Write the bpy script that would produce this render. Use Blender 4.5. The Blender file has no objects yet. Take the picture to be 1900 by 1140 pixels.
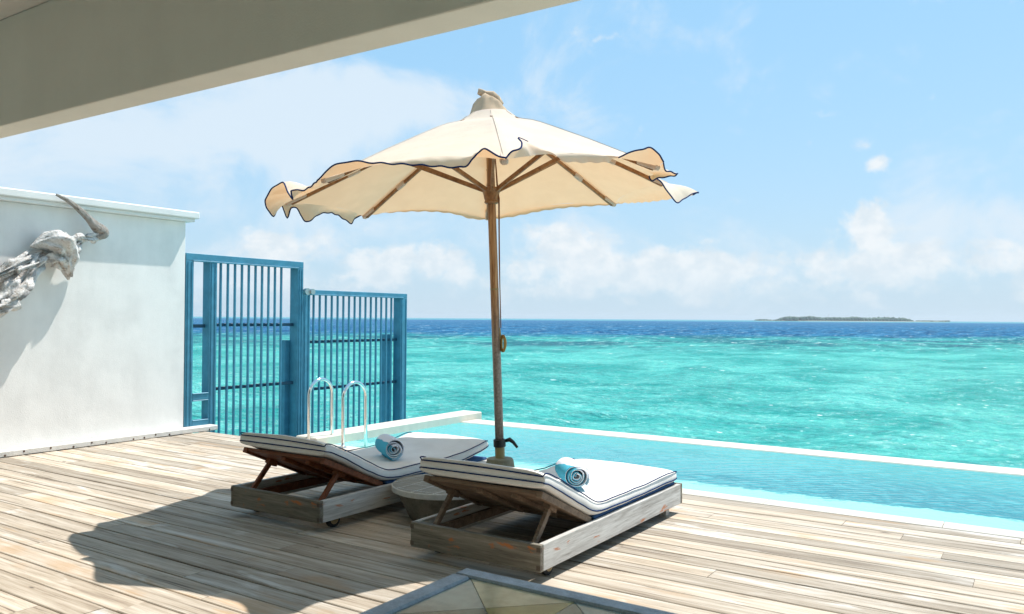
import bpy, bmesh, math, random
import numpy as np
from mathutils import Vector, Matrix, noise
random.seed(7); np.random.seed(7)
scene = bpy.context.scene
COL = scene.collection
# ------------------------------------------------------------------ camera
YAW, PITCH, ROLL = math.radians(33.4), math.atan(21/1509), math.radians(0.37)
fwd = Vector((-math.sin(YAW)*math.cos(PITCH), math.cos(YAW)*math.cos(PITCH), math.sin(PITCH)))
r0 = Vector((math.cos(YAW), math.sin(YAW), 0)); u0 = r0.cross(fwd)
rt = math.cos(ROLL)*r0 + math.sin(ROLL)*u0
up = -math.sin(ROLL)*r0 + math.cos(ROLL)*u0
cam_data = bpy.data.cameras.new('camera'); cam = bpy.data.objects.new('camera', cam_data); COL.objects.link(cam)
M = Matrix((rt, up, -fwd)).transposed().to_4x4(); M.translation = Vector((0, 0, 1.5)); cam.matrix_world = M
cam_data.sensor_width = 36; cam_data.lens = 1509/1900*36; cam_data.clip_start = 0.05; cam_data.clip_end = 90000
cam_data.dof.use_dof = True; cam_data.dof.focus_distance = 7.5; cam_data.dof.aperture_fstop = 7.0
scene.camera = cam
# ------------------------------------------------------------------ light
SUN = Vector((.20, .505, 1)).normalized()
SKY_STRENGTH, SUN_STRENGTH, EXPOSURE = 0.13, 4.9, 0.38
vs = scene.view_settings
vs.view_transform = 'Standard'; vs.look = 'None'; vs.gamma = 1; vs.use_curve_mapping = False; vs.exposure = EXPOSURE
sl = bpy.data.lights.new('sun', 'SUN'); sl.energy = SUN_STRENGTH; sl.angle = math.radians(.53); sl.color = (1, .95, .87)
so = bpy.data.objects.new('sun', sl); COL.objects.link(so); so.rotation_euler = SUN.to_track_quat('Z', 'Y').to_euler()

class N:
    """small node-graph writer"""
    def __init__(s, tree): s.t = tree; s.n = tree.nodes; s.l = tree.links
    def add(s, typ, ins=None, **kw):
        nd = s.n.new(typ)
        for k, v in kw.items(): setattr(nd, k, v)
        for k, v in (ins or {}).items(): s.set(nd.inputs[k], v)
        return nd
    def set(s, sock, v):
        if isinstance(v, bpy.types.NodeSocket): s.l.new(v, sock)
        elif isinstance(v, (tuple, list)) and len(v) == 3 and sock.type == 'RGBA': sock.default_value = (*v, 1)
        else: sock.default_value = v
    def math(s, op, a, b=0.0, c=0.0, clamp=False):
        nd = s.add('ShaderNodeMath', {0: a, 1: b, 2: c}, operation=op, use_clamp=clamp); return nd.outputs[0]
    def vec(s, op, a, b=(0, 0, 0)):
        nd = s.add('ShaderNodeVectorMath', {0: a, 1: b}, operation=op)
        return nd.outputs['Value'] if op in ('DOT_PRODUCT', 'LENGTH') else nd.outputs[0]
    def mix(s, f, a, b, mode='MIX'):
        nd = s.add('ShaderNodeMix', data_type='RGBA', blend_type=mode)
        s.set(nd.inputs[0], f); s.set(nd.inputs[6], a); s.set(nd.inputs[7], b); return nd.outputs[2]
    def smooth(s, v, a, b, c=0.0, d=1.0):
        nd = s.add('ShaderNodeMapRange', {0: v, 1: a, 2: b, 3: c, 4: d}, interpolation_type='SMOOTHSTEP'); return nd.outputs[0]
    def noise(s, v, scale=1.0, detail=4.0, rough=.55, dist=0.0):
        nd = s.add('ShaderNodeTexNoise', {'Vector': v, 'Scale': scale, 'Detail': detail, 'Roughness': rough, 'Distortion': dist}); return nd.outputs[0]
    def mapv(s, v, scale=(1, 1, 1), loc=(0, 0, 0), rot=(0, 0, 0)):
        return s.add('ShaderNodeMapping', {'Vector': v, 'Scale': scale, 'Location': loc, 'Rotation': rot}).outputs[0]
    def ramp(s, v, stops):
        nd = s.add('ShaderNodeValToRGB', {0: v}); r = nd.color_ramp
        while len(r.elements) < len(stops): r.elements.new(.5)
        for e, (p, c) in zip(r.elements, stops): e.position = p; e.color = (*c, 1)
        return nd.outputs[0]

world = bpy.data.worlds.new('World'); scene.world = world; world.use_nodes = True
w = N(world.node_tree); w.n.clear()
sky = w.add('ShaderNodeTexSky', sky_type='NISHITA', sun_disc=False, sun_elevation=math.asin(SUN.z), sun_rotation=math.atan2(SUN.x, SUN.y), altitude=0, air_density=1.0, dust_density=0.6, ozone_density=1.6)
D = w.vec('NORMALIZE', w.add('ShaderNodeTexCoord').outputs['Generated'])
fh = Vector((-math.sin(YAW), math.cos(YAW), 0)); rh = Vector((math.cos(YAW), math.sin(YAW), 0))
da = w.vec('DOT_PRODUCT', D, tuple(rh)); db = w.vec('DOT_PRODUCT', D, tuple(fh))
az = w.math('ARCTAN2', da, db); el = w.math('ARCSINE', w.add('ShaderNodeSeparateXYZ', {0: D}).outputs[2])
AE = w.add('ShaderNodeCombineXYZ', {0: az, 1: w.math('MULTIPLY', el, 1.25), 2: 0.0}).outputs[0]
def blob(px, py, sx, sy, amp):
    a0, e0 = (px-950)/1509*.93, (592-py)/1509*.97
    x = w.math('DIVIDE', w.math('SUBTRACT', az, a0), sx/1509); y = w.math('DIVIDE', w.math('SUBTRACT', el, e0), sy/1509)
    q = w.math('ADD', w.math('MULTIPLY', x, x), w.math('MULTIPLY', y, y))
    return w.math('MULTIPLY', w.math('EXPONENT', w.math('MULTIPLY', q, -1.0)), amp)
def total(bl):
    t = blob(*bl[0])
    for b in bl[1:]: t = w.math('ADD', t, blob(*b))
    return t
# soft, high veil clouds
veil_n = w.noise(w.vec('ADD', AE, (3.1, 1.7, 0)), 5.5, 9, .60, .45)
veil_b = total([(600, 200, 260, 80, .95), (330, 290, 260, 70, .55), (760, 200, 120, 60, .30), (120, 340, 300, 120, .55), (1780, 430, 240, 60, .62), (1110, 235, 90, 35, .22), (850, 470, 900, 75, .30), (620, 390, 300, 40, .20), (1800, 20, 150, 50, .35)])
veil = w.smooth(w.math('ADD', w.math('MULTIPLY', w.math('SUBTRACT', veil_n, .5), 2.9), veil_b), .12, .80)
# low cumulus bank
cum_n = w.noise(w.vec('ADD', AE, (.4, 7.3, 0)), 13.0, 9, .6, .15)
cum_b = total([(460, 455, 60, 45, .42), (640, 480, 150, 60, .36), (800, 470, 90, 50, .30), (1080, 475, 110, 60, .52), (1350, 490, 90, 50, .46), (1630, 500, 110, 60, .50), (1620, 420, 45, 50, .40), (1860, 490, 80, 45, .44), (1220, 510, 120, 35, .25), (1600, 285, 28, 22, .36), (1640, 322, 34, 18, .34), (1000, 540, 2500, 60, .15)])
cum = w.smooth(w.math('ADD', w.math('MULTIPLY', w.math('SUBTRACT', cum_n, .5), 1.45), cum_b), .20, .46)
S = SKY_STRENGTH
E = w.math('DIVIDE', 1.0, S)
def c_over_s(c): return tuple(v/S*.775 for v in c)
base = w.mix(.70, sky.outputs[0], c_over_s((.33, .70, 1.02)))          # thin tropical haze whitening the blue
base = w.mix(w.math('EXPONENT', w.math('MULTIPLY', w.math('ABSOLUTE', el), -6.5)), base, c_over_s((.59, .74, .85)))
c1 = w.mix(w.math('MULTIPLY', veil, .85), base, c_over_s((.76, .87, .965)))
lump = w.noise(w.vec('ADD', AE, (.4, 7.25, 0)), 30.0, 5, .6)
ccol = w.mix(w.smooth(lump, .35, .65), c_over_s((.74, .835, .905)), c_over_s((.90, .945, .975)))
fade = w.smooth(el, .0, .09, .45, .95)
c2 = w.mix(w.math('MULTIPLY', cum, fade), c1, ccol)
bg = w.add('ShaderNodeBackground', {'Color': c2, 'Strength': S})
w.l.new(bg.outputs[0], w.add('ShaderNodeOutputWorld').inputs[0])

# ------------------------------------------------------------------ helpers
def mat(name, col=(.5, .5, .5), rough=.6, metal=0.0, spec=None):
    m = bpy.data.materials.new(name); m.use_nodes = True; g = N(m.node_tree)
    p = g.n['Principled BSDF']; g.set(p.inputs['Base Color'], col); g.set(p.inputs['Roughness'], rough); p.inputs['Metallic'].default_value = metal
    if spec is not None: p.inputs['Specular IOR Level'].default_value = spec
    return m, g, p
def coords(g, kind='Object'): return g.add('ShaderNodeTexCoord').outputs[kind]
def bump(g, p, h, dist=.01, strength=1.0):
    b = g.add('ShaderNodeBump', {'Height': h, 'Distance': dist, 'Strength': strength}); g.set(p.inputs['Normal'], b.outputs[0]); return b
class MB:
    def __init__(s): s.v = []; s.f = []; s.mi = []
    def quad(s, a, b, c, d, mi=0):
        k = len(s.v); s.v += [tuple(a), tuple(b), tuple(c), tuple(d)]; s.f.append((k, k+1, k+2, k+3)); s.mi.append(mi)
    def box(s, x0, x1, y0, y1, z0, z1, c=0.0, mi=0):
        """box with chamfered edges of size c (24 verts)"""
        if c <= 0:
            k = len(s.v); s.v += [(x, y, z) for x in (x0, x1) for y in (y0, y1) for z in (z0, z1)]
            for f in ((0, 1, 3, 2), (4, 6, 7, 5), (0, 4, 5, 1), (2, 3, 7, 6), (0, 2, 6, 4), (1, 5, 7, 3)): s.f.append(tuple(k+i for i in f)); s.mi.append(mi)
            return
        bm = bmesh.new(); bmesh.ops.create_cube(bm, size=1)
        for v in bm.verts: v.co = Vector(((x0+x1)/2+v.co.x*(x1-x0), (y0+y1)/2+v.co.y*(y1-y0), (z0+z1)/2+v.co.z*(z1-z0)))
        bmesh.ops.bevel(bm, geom=bm.edges[:], offset=c, segments=1, affect='EDGES', clamp_overlap=True)
        s.addbm(bm, mi); bm.free()
    def addbm(s, bm, mi=0):
        k = len(s.v); bm.verts.index_update(); s.v += [tuple(v.co) for v in bm.verts]
        for f in bm.faces: s.f.append(tuple(k+v.index for v in f.verts)); s.mi.append(mi)
    def beam(s, a, b, wd, ht, c=0.003, upv=(0, 0, 1), mi=0):
        """rectangular bar from a to b"""
        a, b = Vector(a), Vector(b); d = (b-a); L = d.length; d.normalize(); sx = d.cross(Vector(upv)).normalized(); uz = sx.cross(d)
        t = MB(); t.box(-wd/2, wd/2, 0, L, -ht/2, ht/2, c); k = len(s.v)
        s.v += [tuple(a+sx*v[0]+d*v[1]+uz*v[2]) for v in t.v]; s.f += [tuple(k+i for i in f) for f in t.f]; s.mi += [mi]*len(t.f)
    def tube(s, pts, rad, n=10, closed=False, cap=True, mi=0):
        pts = [Vector(p) for p in pts]; m = len(pts); rs = rad if isinstance(rad, (list, tuple)) else [rad]*m
        k = len(s.v); ref = None
        for i, p in enumerate(pts):
            if closed: d = pts[(i+1) % m]-pts[i-1]
            else: d = pts[min(i+1, m-1)]-pts[max(i-1, 0)]
            d.normalize()
            if ref is None: ref = d.orthogonal().normalized()
            ref = (ref-d*ref.dot(d)).normalized(); q = d.cross(ref)
            for j in range(n):
                t = 2*math.pi*j/n; s.v.append(tuple(p+(ref*math.cos(t)+q*math.sin(t))*rs[i]))
        for i in range(m if closed else m-1):
            for j in range(n):
                a, b = k+i*n+j, k+i*n+(j+1) % n; i2 = (i+1) % m
                s.f.append((a, b, k+i2*n+(j+1) % n, k+i2*n+j)); s.mi.append(mi)
        if cap and not closed:
            s.f.append(tuple(k+j for j in reversed(range(n)))); s.f.append(tuple(k+(m-1)*n+j for j in range(n))); s.mi += [mi, mi]
    def lathe(s, prof, n=32, c=(0, 0), mi=0, cap=True):
        k = len(s.v); m = len(prof)
        for r, z in prof:
            for j in range(n): t = 2*math.pi*j/n; s.v.append((c[0]+r*math.cos(t), c[1]+r*math.sin(t), z))
        for i in range(m-1):
            for j in range(n): s.f.append((k+i*n+j, k+i*n+(j+1) % n, k+(i+1)*n+(j+1) % n, k+(i+1)*n+j)); s.mi.append(mi)
        if cap: s.f.append(tuple(k+j for j in reversed(range(n)))); s.f.append(tuple(k+(m-1)*n+j for j in range(n))); s.mi += [mi, mi]
    def grid(s, P, mi=0):
        k = len(s.v); R, C = len(P), len(P[0])
        for row in P: s.v += [tuple(p) for p in row]
        for i in range(R-1):
            for j in range(C-1): s.f.append((k+i*C+j, k+i*C+j+1, k+(i+1)*C+j+1, k+(i+1)*C+j)); s.mi.append(mi)
    def mesh(s, name, mats, smooth=False):
        me = bpy.data.meshes.new(name); me.from_pydata(s.v, [], s.f); me.update()
        for m in (mats if isinstance(mats, (list, tuple)) else [mats]): me.materials.append(m)
        if any(s.mi): me.polygons.foreach_set('material_index', s.mi)
        if smooth: me.shade_smooth() if smooth is True else me.shade_smooth()
        if smooth == 'auto':
            me.set_sharp_from_angle(angle=math.radians(35))
        return me
    def build(s, name, mats, parent=None, smooth=False, loc=None):
        return link(name, s.mesh(name, mats, smooth), parent, loc)
def link(name, me, parent=None, loc=None, rot=None):
    o = bpy.data.objects.new(name, me); COL.objects.link(o)
    if parent: o.parent = parent
    if loc is not None: o.location = loc
    if rot is not None: o.rotation_euler = rot
    return o
def tag(o, label=None, cat=None, group=None, kind=None):
    for k, v in (('label', label), ('category', cat), ('group', group), ('kind', kind)):
        if v: o[k] = v
    return o
def empty(name, loc=(0, 0, 0), rz=0): 
    o = link(name, None, None, loc); o.rotation_euler.z = rz; return o
def copy_tree(o, parent=None):
    c = o.copy(); COL.objects.link(c); c.parent = parent
    for ch in [x for x in o.children]: copy_tree(ch, c)
    return c
def fbm(p, sc, o=3): return noise.fractal(Vector(p)*sc, 1.0, 2.0, o)

# ------------------------------------------------------------------ materials
def wood(name, cols, streak=(2.2, 45, 45), warm=None, axis=0, rough=.75, knots=False, var=.25, bd=.0012):
    m, g, p = mat(name, rough=rough, spec=.25)
    info = g.add('ShaderNodeObjectInfo').outputs['Random']
    off = g.add('ShaderNodeCombineXYZ', {0: g.math('MULTIPLY', info, 91.0), 1: g.math('MULTIPLY', info, 37.0), 2: g.math('MULTIPLY', info, 53.0)}).outputs[0]
    co = g.vec('ADD', coords(g), off)
    sc = list(streak)
    if axis == 1: sc = [streak[1], streak[0], streak[2]]
    if axis == 2: sc = [streak[1], streak[1], streak[0]]
    st = g.mapv(co, tuple(sc))
    n1 = g.noise(st, 1.0, 8, .65, .6); n2 = g.noise(g.mapv(co, tuple(v*.33 for v in sc)), 1.0, 4, .6, .8); n3 = g.noise(co, 2.3, 3, .5)
    n4 = g.noise(g.mapv(co, tuple(v*3.2 for v in sc)), 1.0, 3, .7)
    v = g.math('ADD', g.math('MULTIPLY', n1, .5), g.math('ADD', g.math('MULTIPLY', n2, .3), g.math('MULTIPLY', n4, .2)))
    c = g.ramp(g.smooth(v, .28, .72), [(i/(len(cols)-1), cc) for i, cc in enumerate(cols)])
    if warm: c = g.mix(g.math('MULTIPLY', g.smooth(g.math('ADD', n2, g.math('MULTIPLY', n3, .6)), .86, 1.04), .60), c, warm)
    r1 = g.math('FRACT', g.math('MULTIPLY', info, 17.31))
    c = g.mix(1.0, c, g.ramp(r1, [(0, (1-var,)*3), (.5, (1, 1, 1)), (1, (1+var*.55, 1+var*.5, 1+var*.45))]), 'MULTIPLY')
    dark = g.smooth(n4, .28, .38, 1.0, 0.0)
    c = g.mix(g.math('MULTIPLY', dark, .5), c, tuple(x*.35 for x in cols[0]))
    h = g.math('ADD', g.math('MULTIPLY', n1, .6), g.math('MULTIPLY', n4, .5))
    if knots:
        ck = g.noise(g.mapv(co, (.55, 34, 1)), 1.0, 3, .6, .9); gate = g.noise(g.mapv(co, (.6, 3.0, 1)), 1.0, 3, .6); c = g.mix(g.math('MULTIPLY', g.smooth(ck, .35, .40, 1, 0), g.math('MULTIPLY', g.smooth(gate, .40, .58), .8)), c, (.11, .08, .06))
        bl = g.noise(g.mapv(co, (.9, 5.5, 1)), 1.0, 5, .65, .8); c = g.mix(g.math('MULTIPLY', g.smooth(bl, .54, .68), .55), c, (.72, .70, .67))
        kv = g.add('ShaderNodeTexVoronoi', {'Vector': g.mapv(co, (1.6, 5.2, 1.0)), 'Scale': 1.0}); d = kv.outputs['Distance']
        pick = g.math('GREATER_THAN', g.add('ShaderNodeSeparateColor', {0: kv.outputs['Color']}).outputs[0], .70)
        k = g.math('MULTIPLY', g.smooth(d, .035, .075, 1, 0), pick)
        halo = g.math('MULTIPLY', g.smooth(d, .05, .22, 1, 0), pick)
        c = g.mix(g.math('MULTIPLY', halo, .25), c, (.30, .22, .15)); c = g.mix(g.math('MULTIPLY', k, .85), c, (.05, .04, .035))
    g.set(p.inputs['Base Color'], c); bump(g, p, h, bd)
    return m
DECK = wood('weathered_deck_wood', [(.17, .13, .10), (.37, .308, .24), (.51, .445, .37), (.66, .61, .54)], (1.0, 21, 21), (.44, .27, .135), 0, .7, True, .30)
def frame_mat(name, axis, cols=[(.085, .072, .056), (.17, .15, .12), (.25, .225, .185), (.35, .32, .28)]):
    m = wood(name, cols, (2.5, 40, 40), None, axis, .7, False, .12)
    g = N(m.node_tree); p = g.n['Principled BSDF']; src = p.inputs['Base Color'].links[0].from_socket
    co = coords(g); n = g.noise(g.mapv(co, (5, 5, 14) if axis == 0 else (5, 3.4, 14)), 1.0, 5, .6, .4)
    g.set(p.inputs['Base Color'], g.mix(g.math('MULTIPLY', g.smooth(n, .60, .66), .85), src, (.50, .16, .045)))
    return m
FRX = frame_mat('grey_teak_shaded', 0); FRY = frame_mat('grey_teak_sunlit', 1, [(.26, .24, .215), (.45, .43, .405), (.60, .585, .56), (.74, .73, .71)])  # same teak twice: cross boards coloured as shaded, long boards as sunlit
TEAKR = wood('red_brown_teak', [(.09, .028, .012), (.20, .065, .028), (.29, .10, .045)], (2.5, 30, 30), None, 0, .5, False, .1)
TEAKG = wood('brown_grey_teak', [(.10, .07, .05), (.19, .13, .09), (.30, .22, .16)], (2.5, 30, 30), None, 0, .6, False, .1)
RIB = wood('oiled_rib_wood', [(.15, .065, .028), (.31, .15, .065), (.44, .25, .12)], (20, 20, 20), None, 0, .45, False, .12)
# pole: oiled at the top, greyed lower down where spray and hands reach it
m, g, p = mat('umbrella_pole_wood', rough=.5); co = coords(g); st = g.mapv(co, (40, 40, 2.2)); n1 = g.noise(st, 1, 7, .65, .5); n2 = g.noise(co, 60, 3)
cb = g.ramp(g.smooth(n1, .3, .7), [(0, (.15, .065, .028)), (.55, (.36, .18, .075)), (1, (.52, .31, .15))]); cg = g.ramp(g.smooth(g.math('ADD', g.math('MULTIPLY', n1, .5), g.math('MULTIPLY', n2, .5)), .35, .65), [(0, (.17, .13, .11)), (1, (.36, .30, .26))])
zz = g.add('ShaderNodeSeparateXYZ', {0: co}).outputs[2]
g.set(p.inputs['Base Color'], g.mix(g.smooth(g.math('ADD', zz, g.math('MULTIPLY', n1, .4)), 1.3, 1.95, 1, 0), cb, cg)); bump(g, p, n1, .002); POLE = m
def plaster(name, col, mottling=.06, rough=.75, bd=.0015, sc=3.0):
    m, g, p = mat(name, rough=rough, spec=.3); co = coords(g); n = g.noise(co, sc, 6, .6); n2 = g.noise(co, 90, 3)
    streak = g.noise(g.mapv(co, (2.5, 2.5, .35)), 1, 4, .6)
    f = g.math('ADD', g.math('MULTIPLY', n, .5), g.math('MULTIPLY', streak, .5))
    g.set(p.inputs['Base Color'], g.mix(g.smooth(f, .35, .65), tuple(c*(1-mottling) for c in col), col)); bump(g, p, g.math('ADD', n2, g.math('MULTIPLY', n, 2)), bd); return m
WALL = plaster('white_wall_plaster', (.88, .865, .84), .12); COPE = plaster('white_coping', (.82, .82, .80), .05); KERB = plaster('painted_kerb_timber', (.72, .70, .66), .16, .7, .003, 9)
BEAMF = plaster('beam_paint_taupe', (.88, .79, .68), .05, .85); CEIL = plaster('ceiling_paint', (.80, .73, .66), .04, .85)
CURB = plaster('pool_curb_render', (.66, .62, .53), .10, .6, .0015, 6); COPING = plaster('pool_coping_stone', (.60, .565, .50), .16, .6, .002, 7)
def paint(name, col, rough=.45, nz=.12):
    m, g, p = mat(name, rough=rough); co = coords(g); n = g.noise(co, 6, 5, .6); g.set(p.inputs['Base Color'], g.mix(g.smooth(n, .35, .7), tuple(c*(1-nz) for c in col), tuple(min(1, c*(1+nz)) for c in col))); bump(g, p, g.noise(co, 60, 3), .0008); return m
BLUE = paint('sea_blue_fence_paint', (.058, .25, .37)); BLUED = paint('dark_blue_rail_paint', (.010, .06, .11))
BLACK = paint('black_plastic', (.012, .013, .015), .4); RUBBER = paint('tyre_rubber', (.02, .02, .02), .8); BRASS = paint('aged_brass', (.30, .23, .10), .4); HUBC = paint('yellowed_wheel_hub', (.34, .24, .12), .6)
CHROME, g, p = mat('polished_steel', (.80, .80, .80), .12, 1.0); bump(g, p, g.noise(coords(g), 30, 3), .0006)
DULLST, g, p = mat('brushed_steel', (.55, .55, .53), .35, 1.0)
CHROME_SPOT = DULLST
def cloth(name, col, transl=0.0, tcol=None, weave=420, wr=.004):
    m, g, p = mat(name, rough=.9, spec=.1); co = coords(g); n = g.noise(co, 5, 4, .5); wv = g.noise(co, weave, 2, .6); big = g.noise(co, 9, 3, .5)
    c = g.mix(g.smooth(n, .35, .65), tuple(x*.93 for x in col), col); c = g.mix(g.math('MULTIPLY', g.smooth(wv, .4, .6), .10), c, tuple(x*.75 for x in col)); g.set(p.inputs['Base Color'], c)
    b = bump(g, p, g.math('ADD', g.math('MULTIPLY', wv, .08), big), wr)
    if transl:
        out = g.n['Material Output']; tr = g.add('ShaderNodeBsdfTranslucent', {'Color': tcol, 'Normal': b.outputs[0]}); mx = g.add('ShaderNodeMixShader', {0: transl, 1: p.outputs[0], 2: tr.outputs[0]}); g.l.new(mx.outputs[0], out.inputs[0])
    return m
CANVAS = cloth('cream_canvas', (.83, .725, .62), .30, (.80, .45, .20), 300)
TANCAP = cloth('tan_canvas', (.60, .45, .32), .15, (.7, .45, .25), 300)
CUSH = cloth('white_cushion_fabric', (.76, .75, .73), weave=260, wr=.006); NAVY = cloth('navy_piping', (.012, .03, .11)); 
TW = cloth('white_towel', (.80, .82, .86), weave=200, wr=.004); TB = cloth('aqua_towel', (.085, .46, .64), weave=200, wr=.004)
ROPE, g, p = mat('ochre_rope', (.42, .25, .06), .8); bump(g, p, g.add('ShaderNodeTexWave', {'Vector': coords(g), 'Scale': 90.0}).outputs[1], .002)
CORD, g, p = mat('brown_cord', (.22, .10, .05), .8)
def stone(name, a, b, sc=8, rough=.7, bd=.003):
    m, g, p = mat(name, rough=rough); co = coords(g); n = g.noise(co, sc, 8, .65); n2 = g.noise(co, sc*9, 3, .6)
    rnd = g.add('ShaderNodeObjectInfo').outputs['Random']
    g.set(p.inputs['Base Color'], g.mix(g.math('ADD', g.math('MULTIPLY', g.smooth(g.math('ADD', g.math('MULTIPLY', n, .7), g.math('MULTIPLY', n2, .3)), .35, .65), .85), g.math('MULTIPLY', rnd, .15)), a, b)); bump(g, p, n2, bd); return m
STONE = stone('dark_grey_cast_stone', (.11, .10, .08), (.24, .22, .18)); TILE = stone('grey_stone_tile', (.185, .165, .125), (.29, .26, .205), 14); GROUT = stone('pale_grout', (.55, .54, .51), (.68, .67, .64), 20)
BASEST = stone('umbrella_base_concrete', (.16, .15, .10), (.30, .28, .19), 12)
DRIFT, g, p = mat('bleached_driftwood', rough=.8); co = coords(g); n = g.noise(co, 9, 8, .7, 1.2); n2 = g.noise(g.mapv(co, (10, 30, 30)), 1, 7, .65, 1.5)
c = g.ramp(g.math('ADD', g.math('MULTIPLY', n, .5), g.math('MULTIPLY', n2, .5)), [(.34, (.07, .038, .024)), (.40, (.46, .39, .33)), (.47, (.72, .69, .66)), (.60, (.88, .87, .87))]); g.set(p.inputs['Base Color'], c); bump(g, p, g.math('ADD', n, n2), .025)
DRIFTH = DRIFT.copy(); DRIFTH.name = 'grey_brown_horn_wood'
for e_ in [n_ for n_ in DRIFTH.node_tree.nodes if n_.type == 'VALTORGB'][0].color_ramp.elements: e_.color = (e_.color[0]*.5, e_.color[1]*.47, e_.color[2]*.44, 1)
UNDER = paint('dark_deck_joists', (.03, .026, .022), .9)
# ------------------------------------------------------------------ sea
def water_shader(m, g, colour, height, dist, gloss, rough=.06, strength=1.0):
    """light scattered back by the water body plus a wavy mirror on top, weighted by Fresnel"""
    g.n.remove(g.n['Principled BSDF']); out = g.n['Material Output']
    b = g.add('ShaderNodeBump', {'Height': height, 'Distance': dist, 'Strength': strength}).outputs[0]
    df = g.add('ShaderNodeBsdfDiffuse', {'Color': colour, 'Normal': b}); gl = g.add('ShaderNodeBsdfGlossy', {'Color': (1, 1, 1), 'Roughness': rough, 'Normal': b})
    fr = g.math('MULTIPLY', g.add('ShaderNodeFresnel', {'IOR': 1.33, 'Normal': b}).outputs[0], gloss)
    mx = g.add('ShaderNodeMixShader', {0: fr, 1: df.outputs[0], 2: gl.outputs[0]}); g.l.new(mx.outputs[0], out.inputs[0])
def sea_material():
    m, g, p = mat('sea_water')
    co = coords(g); x = g.vec('DOT_PRODUCT', co, tuple(rh)); s = g.vec('DOT_PRODUCT', co, tuple(fh))
    R = (0, 0, -YAW)
    def nz(sx_, sy_, det=5, ro=.6, di=.4): return g.noise(g.mapv(co, (sx_, sy_, 1), rot=R), 1, det, ro, di)
    mott = nz(.030, .021, 8, .62, .6); big = nz(.008, .006, 3, .5)
    sj = g.math('ADD', g.math('MULTIPLY', s, 1.0), g.math('ADD', g.math('MULTIPLY', g.math('SUBTRACT', mott, .5), 95), g.math('MULTIPLY', g.math('SUBTRACT', big, .5), 70)))
    patch = nz(.10, .085, 6, .6, .8)
    turq = g.mix(g.smooth(patch, .36, .62), (.020, .30, .275), (.09, .455, .405))
    reef = g.mix(g.smooth(nz(.05, .045, 7, .7, .8), .40, .60), (.010, .13, .17), (.05, .36, .33))
    farn = nz(.22, .045, 8, .72, .5)
    deep = g.mix(g.smooth(farn, .40, .60), (.007, .075, .18), (.022, .16, .31))
    c = g.mix(g.smooth(sj, 80, 118), turq, reef); c = g.mix(g.smooth(sj, 138, 205), c, deep); c = g.mix(g.smooth(s, 1300, 1900), c, (.05, .27, .34))
    # chop: darker wavelet faces and crest highlights painted into the water colour
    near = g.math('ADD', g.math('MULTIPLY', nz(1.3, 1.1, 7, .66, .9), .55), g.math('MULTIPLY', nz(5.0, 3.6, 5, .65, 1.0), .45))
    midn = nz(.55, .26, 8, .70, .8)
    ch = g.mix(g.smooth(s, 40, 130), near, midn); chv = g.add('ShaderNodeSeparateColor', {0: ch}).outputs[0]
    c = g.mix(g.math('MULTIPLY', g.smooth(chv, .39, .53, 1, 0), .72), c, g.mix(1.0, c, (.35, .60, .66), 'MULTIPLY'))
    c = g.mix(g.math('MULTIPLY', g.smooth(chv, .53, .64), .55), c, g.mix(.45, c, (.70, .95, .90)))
    # sun glints painted as white specks in the water colour
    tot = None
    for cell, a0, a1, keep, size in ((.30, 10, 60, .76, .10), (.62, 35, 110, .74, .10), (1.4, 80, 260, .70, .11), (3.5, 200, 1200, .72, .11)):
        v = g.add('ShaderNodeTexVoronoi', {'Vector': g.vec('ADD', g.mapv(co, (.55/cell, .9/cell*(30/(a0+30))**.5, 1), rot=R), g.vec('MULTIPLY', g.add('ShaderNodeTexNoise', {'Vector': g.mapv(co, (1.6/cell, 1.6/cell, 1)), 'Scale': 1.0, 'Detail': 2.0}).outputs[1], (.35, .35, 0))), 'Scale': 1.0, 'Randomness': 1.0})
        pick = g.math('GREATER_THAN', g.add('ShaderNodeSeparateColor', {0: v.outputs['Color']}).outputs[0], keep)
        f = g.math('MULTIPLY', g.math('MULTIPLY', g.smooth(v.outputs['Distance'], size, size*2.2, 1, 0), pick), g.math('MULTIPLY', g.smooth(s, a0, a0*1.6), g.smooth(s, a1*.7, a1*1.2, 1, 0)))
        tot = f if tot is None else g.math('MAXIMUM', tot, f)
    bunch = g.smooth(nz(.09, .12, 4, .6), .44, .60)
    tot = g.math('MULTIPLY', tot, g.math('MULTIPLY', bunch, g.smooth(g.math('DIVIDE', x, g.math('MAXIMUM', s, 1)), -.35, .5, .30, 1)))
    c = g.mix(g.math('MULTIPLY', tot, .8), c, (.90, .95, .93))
    h = g.math('ADD', g.math('MULTIPLY', nz(1.1, 2.2, 5, .62, .5), .50), g.math('ADD', g.math('MULTIPLY', nz(.16, .5, 3, .55), .75), g.math('MULTIPLY', nz(5, 9, 2, .5), .07)))
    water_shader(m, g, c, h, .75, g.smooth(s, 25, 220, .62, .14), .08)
    return m
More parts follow.
